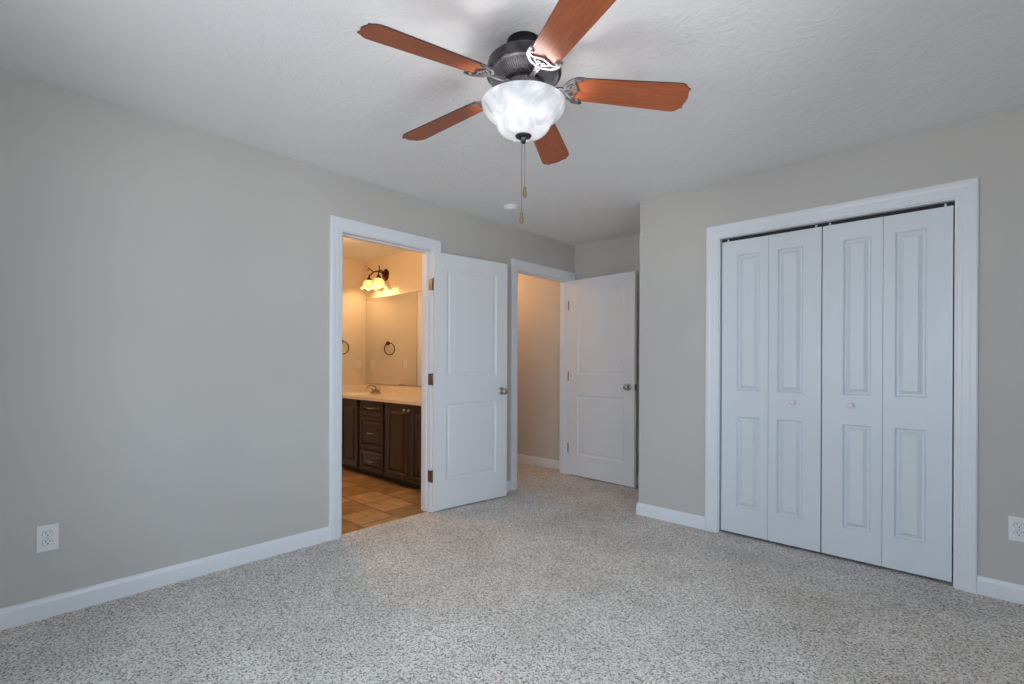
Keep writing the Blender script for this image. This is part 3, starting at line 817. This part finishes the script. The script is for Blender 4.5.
tr_ = thing('towel_ring', 'bronze towel ring on the bathroom end wall', 'towel ring', (BX, 2.900, 1.432))
MB().lathe([(0, 0), (0.026, 0), (0.027, 0.006), (0.016, 0.014), (0.010, 0.022), (0.010, 0.040), (0.014, 0.046), (0.010, 0.054), (0, 0.056)], (0, 0, 0), 'X', 28).build('mount', M_BRONZE, tr_, smooth=40)
MB().tube([(0.044, 0.076 * math.sin(2 * PI * q / 48), -0.074 + 0.076 * math.cos(2 * PI * q / 48)) for q in range(48)], 0.0062, 10, True).build('ring', M_BRONZE, tr_, smooth=60)

# vanity light: round plate, two curled arms, two bell shades
LX, LY, LZ = -5.055, BY, 2.222
vl = thing('vanity_light', 'bronze two light sconce with amber bell shades above the mirror', 'wall lamp', (LX, LY, LZ))
PJ = 0.162
MB().lathe([(0, 0), (0.070, 0), (0.072, 0.006), (0.062, 0.013), (0.046, 0.016), (0.034, 0.026), (0.016, 0.032), (0, 0.034)], (0, 0, 0), '-Y', 40).build('backplate', M_BRONZE, vl, smooth=40)
for s in (-1, 1):
    sx_ = s * 0.105
    a = MB()
    a.tube(cr([(0, -0.028, 0.0), (s * 0.028, -0.072, 0.036), (s * 0.062, -0.125, 0.028), (s * 0.080, -0.150, -0.008), (s * 0.100, -0.161, -0.014), (sx_, -PJ, -0.044)]), 0.0075, 10)
    a.tube(cr([(s * 0.066, -0.128, 0.026), (s * 0.092, -0.150, 0.056), (s * 0.112, -0.162, 0.072), (s * 0.124, -0.164, 0.056), (s * 0.112, -0.162, 0.044)]), 0.0055, 8)
    arm = a.build('arm', M_BRONZE, vl, smooth=60)
    MB().lathe([(0, -0.034), (0.009, -0.036), (0.013, -0.046), (0.026, -0.062), (0.034, -0.082), (0.032, -0.086), (0.0, -0.086)], (sx_, -PJ, 0.006), n=28).build('socket_cup', M_BRONZE, arm, smooth=40)
    prof = cr([(0.030, -0.070), (0.048, -0.080), (0.062, -0.102), (0.066, -0.130), (0.078, -0.154), (0.098, -0.170)])
    sh = MB(); n = 72; vs, fs = [], []
    full = prof + [(r - 0.004, h + 0.001) for r, h in prof[::-1]]; k = len(full)
    for i in range(n):
        an = 2 * PI * i / n
        for (r, h) in full:
            wv_ = max(0, (r - 0.058) / 0.03); rr = r * (1 + 0.05 * wv_ * math.cos(6 * an)); hh = h + 0.008 * wv_ * math.cos(6 * an)
            vs.append((sx_ + rr * math.cos(an), -PJ + rr * math.sin(an), hh))
    for i in range(n):
        i2 = (i + 1) % n
        fs += [(i * k + j, i2 * k + j, i2 * k + (j + 1) % k, i * k + (j + 1) % k) for j in range(k)]
    sh.add(vs, fs); sh.build('lamp_shade', M_SHADE, vl, smooth=60)
    bulb = MB().lathe([(0, -0.086), (0.012, -0.090), (0.014, -0.100), (0.024, -0.120), (0.024, -0.132), (0.014, -0.146), (0, -0.150)], (sx_, -PJ, 0.006), n=20)
    bm_ = bpy.data.materials.get('lit_bulb')
    if bm_ is None:
        bm_ = mat('lit_bulb', (1, 0.9, 0.7), 0.4); bsdf(bm_).inputs['Emission Color'].default_value = (1, 0.72, 0.38, 1); bsdf(bm_).inputs['Emission Strength'].default_value = 6
    bulb.build('bulb', bm_, vl, smooth=60)
    point_light('sconce_bulb', (LX + sx_, LY - PJ, LZ - 0.150), 5.4, (1.0, 0.64, 0.32), 0.035)

# hall ceiling lamp (just out of view, lights the hall wall)
hl = thing('hall_ceiling_lamp', 'flush glass ceiling lamp in the hall beyond the entry door', 'ceiling lamp', (-4.20, 3.72, H))
MB().lathe([(0, 0), (0.15, 0), (0.155, -0.010), (0.145, -0.022), (0, -0.022)], n=40).build('base', M_BRONZE, hl, smooth=40)
MB().lathe(cr([(0.142, -0.020), (0.135, -0.050), (0.105, -0.085), (0.060, -0.105), (0.0, -0.112)]), n=40).build('glass_dome', M_DOME, hl, smooth=60)
point_light('hall_bulb', (-4.20, 3.72, H - 0.20), 13.5, (1.0, 0.54, 0.27), 0.10)
# unseen bathroom ceiling lamp, added beside the doorway to raise the room's general light
bl_ = thing('bathroom_added_lamp', 'unseen flush glass lamp added to brighten the bathroom, beside the doorway', 'ceiling lamp', (-4.30, 2.02, H))
MB().lathe([(0, 0), (0.15, 0), (0.155, -0.010), (0.145, -0.022), (0, -0.022)], n=40).build('base', M_BRONZE, bl_, smooth=40)
MB().lathe(cr([(0.142, -0.020), (0.135, -0.050), (0.105, -0.085), (0.060, -0.105), (0.0, -0.112)]), n=40).build('glass_dome', M_DOME, bl_, smooth=60)
point_light('bathroom_fill_light', (-4.30, 2.02, H - 0.20), 31.0, (1.0, 0.62, 0.32), 0.10)
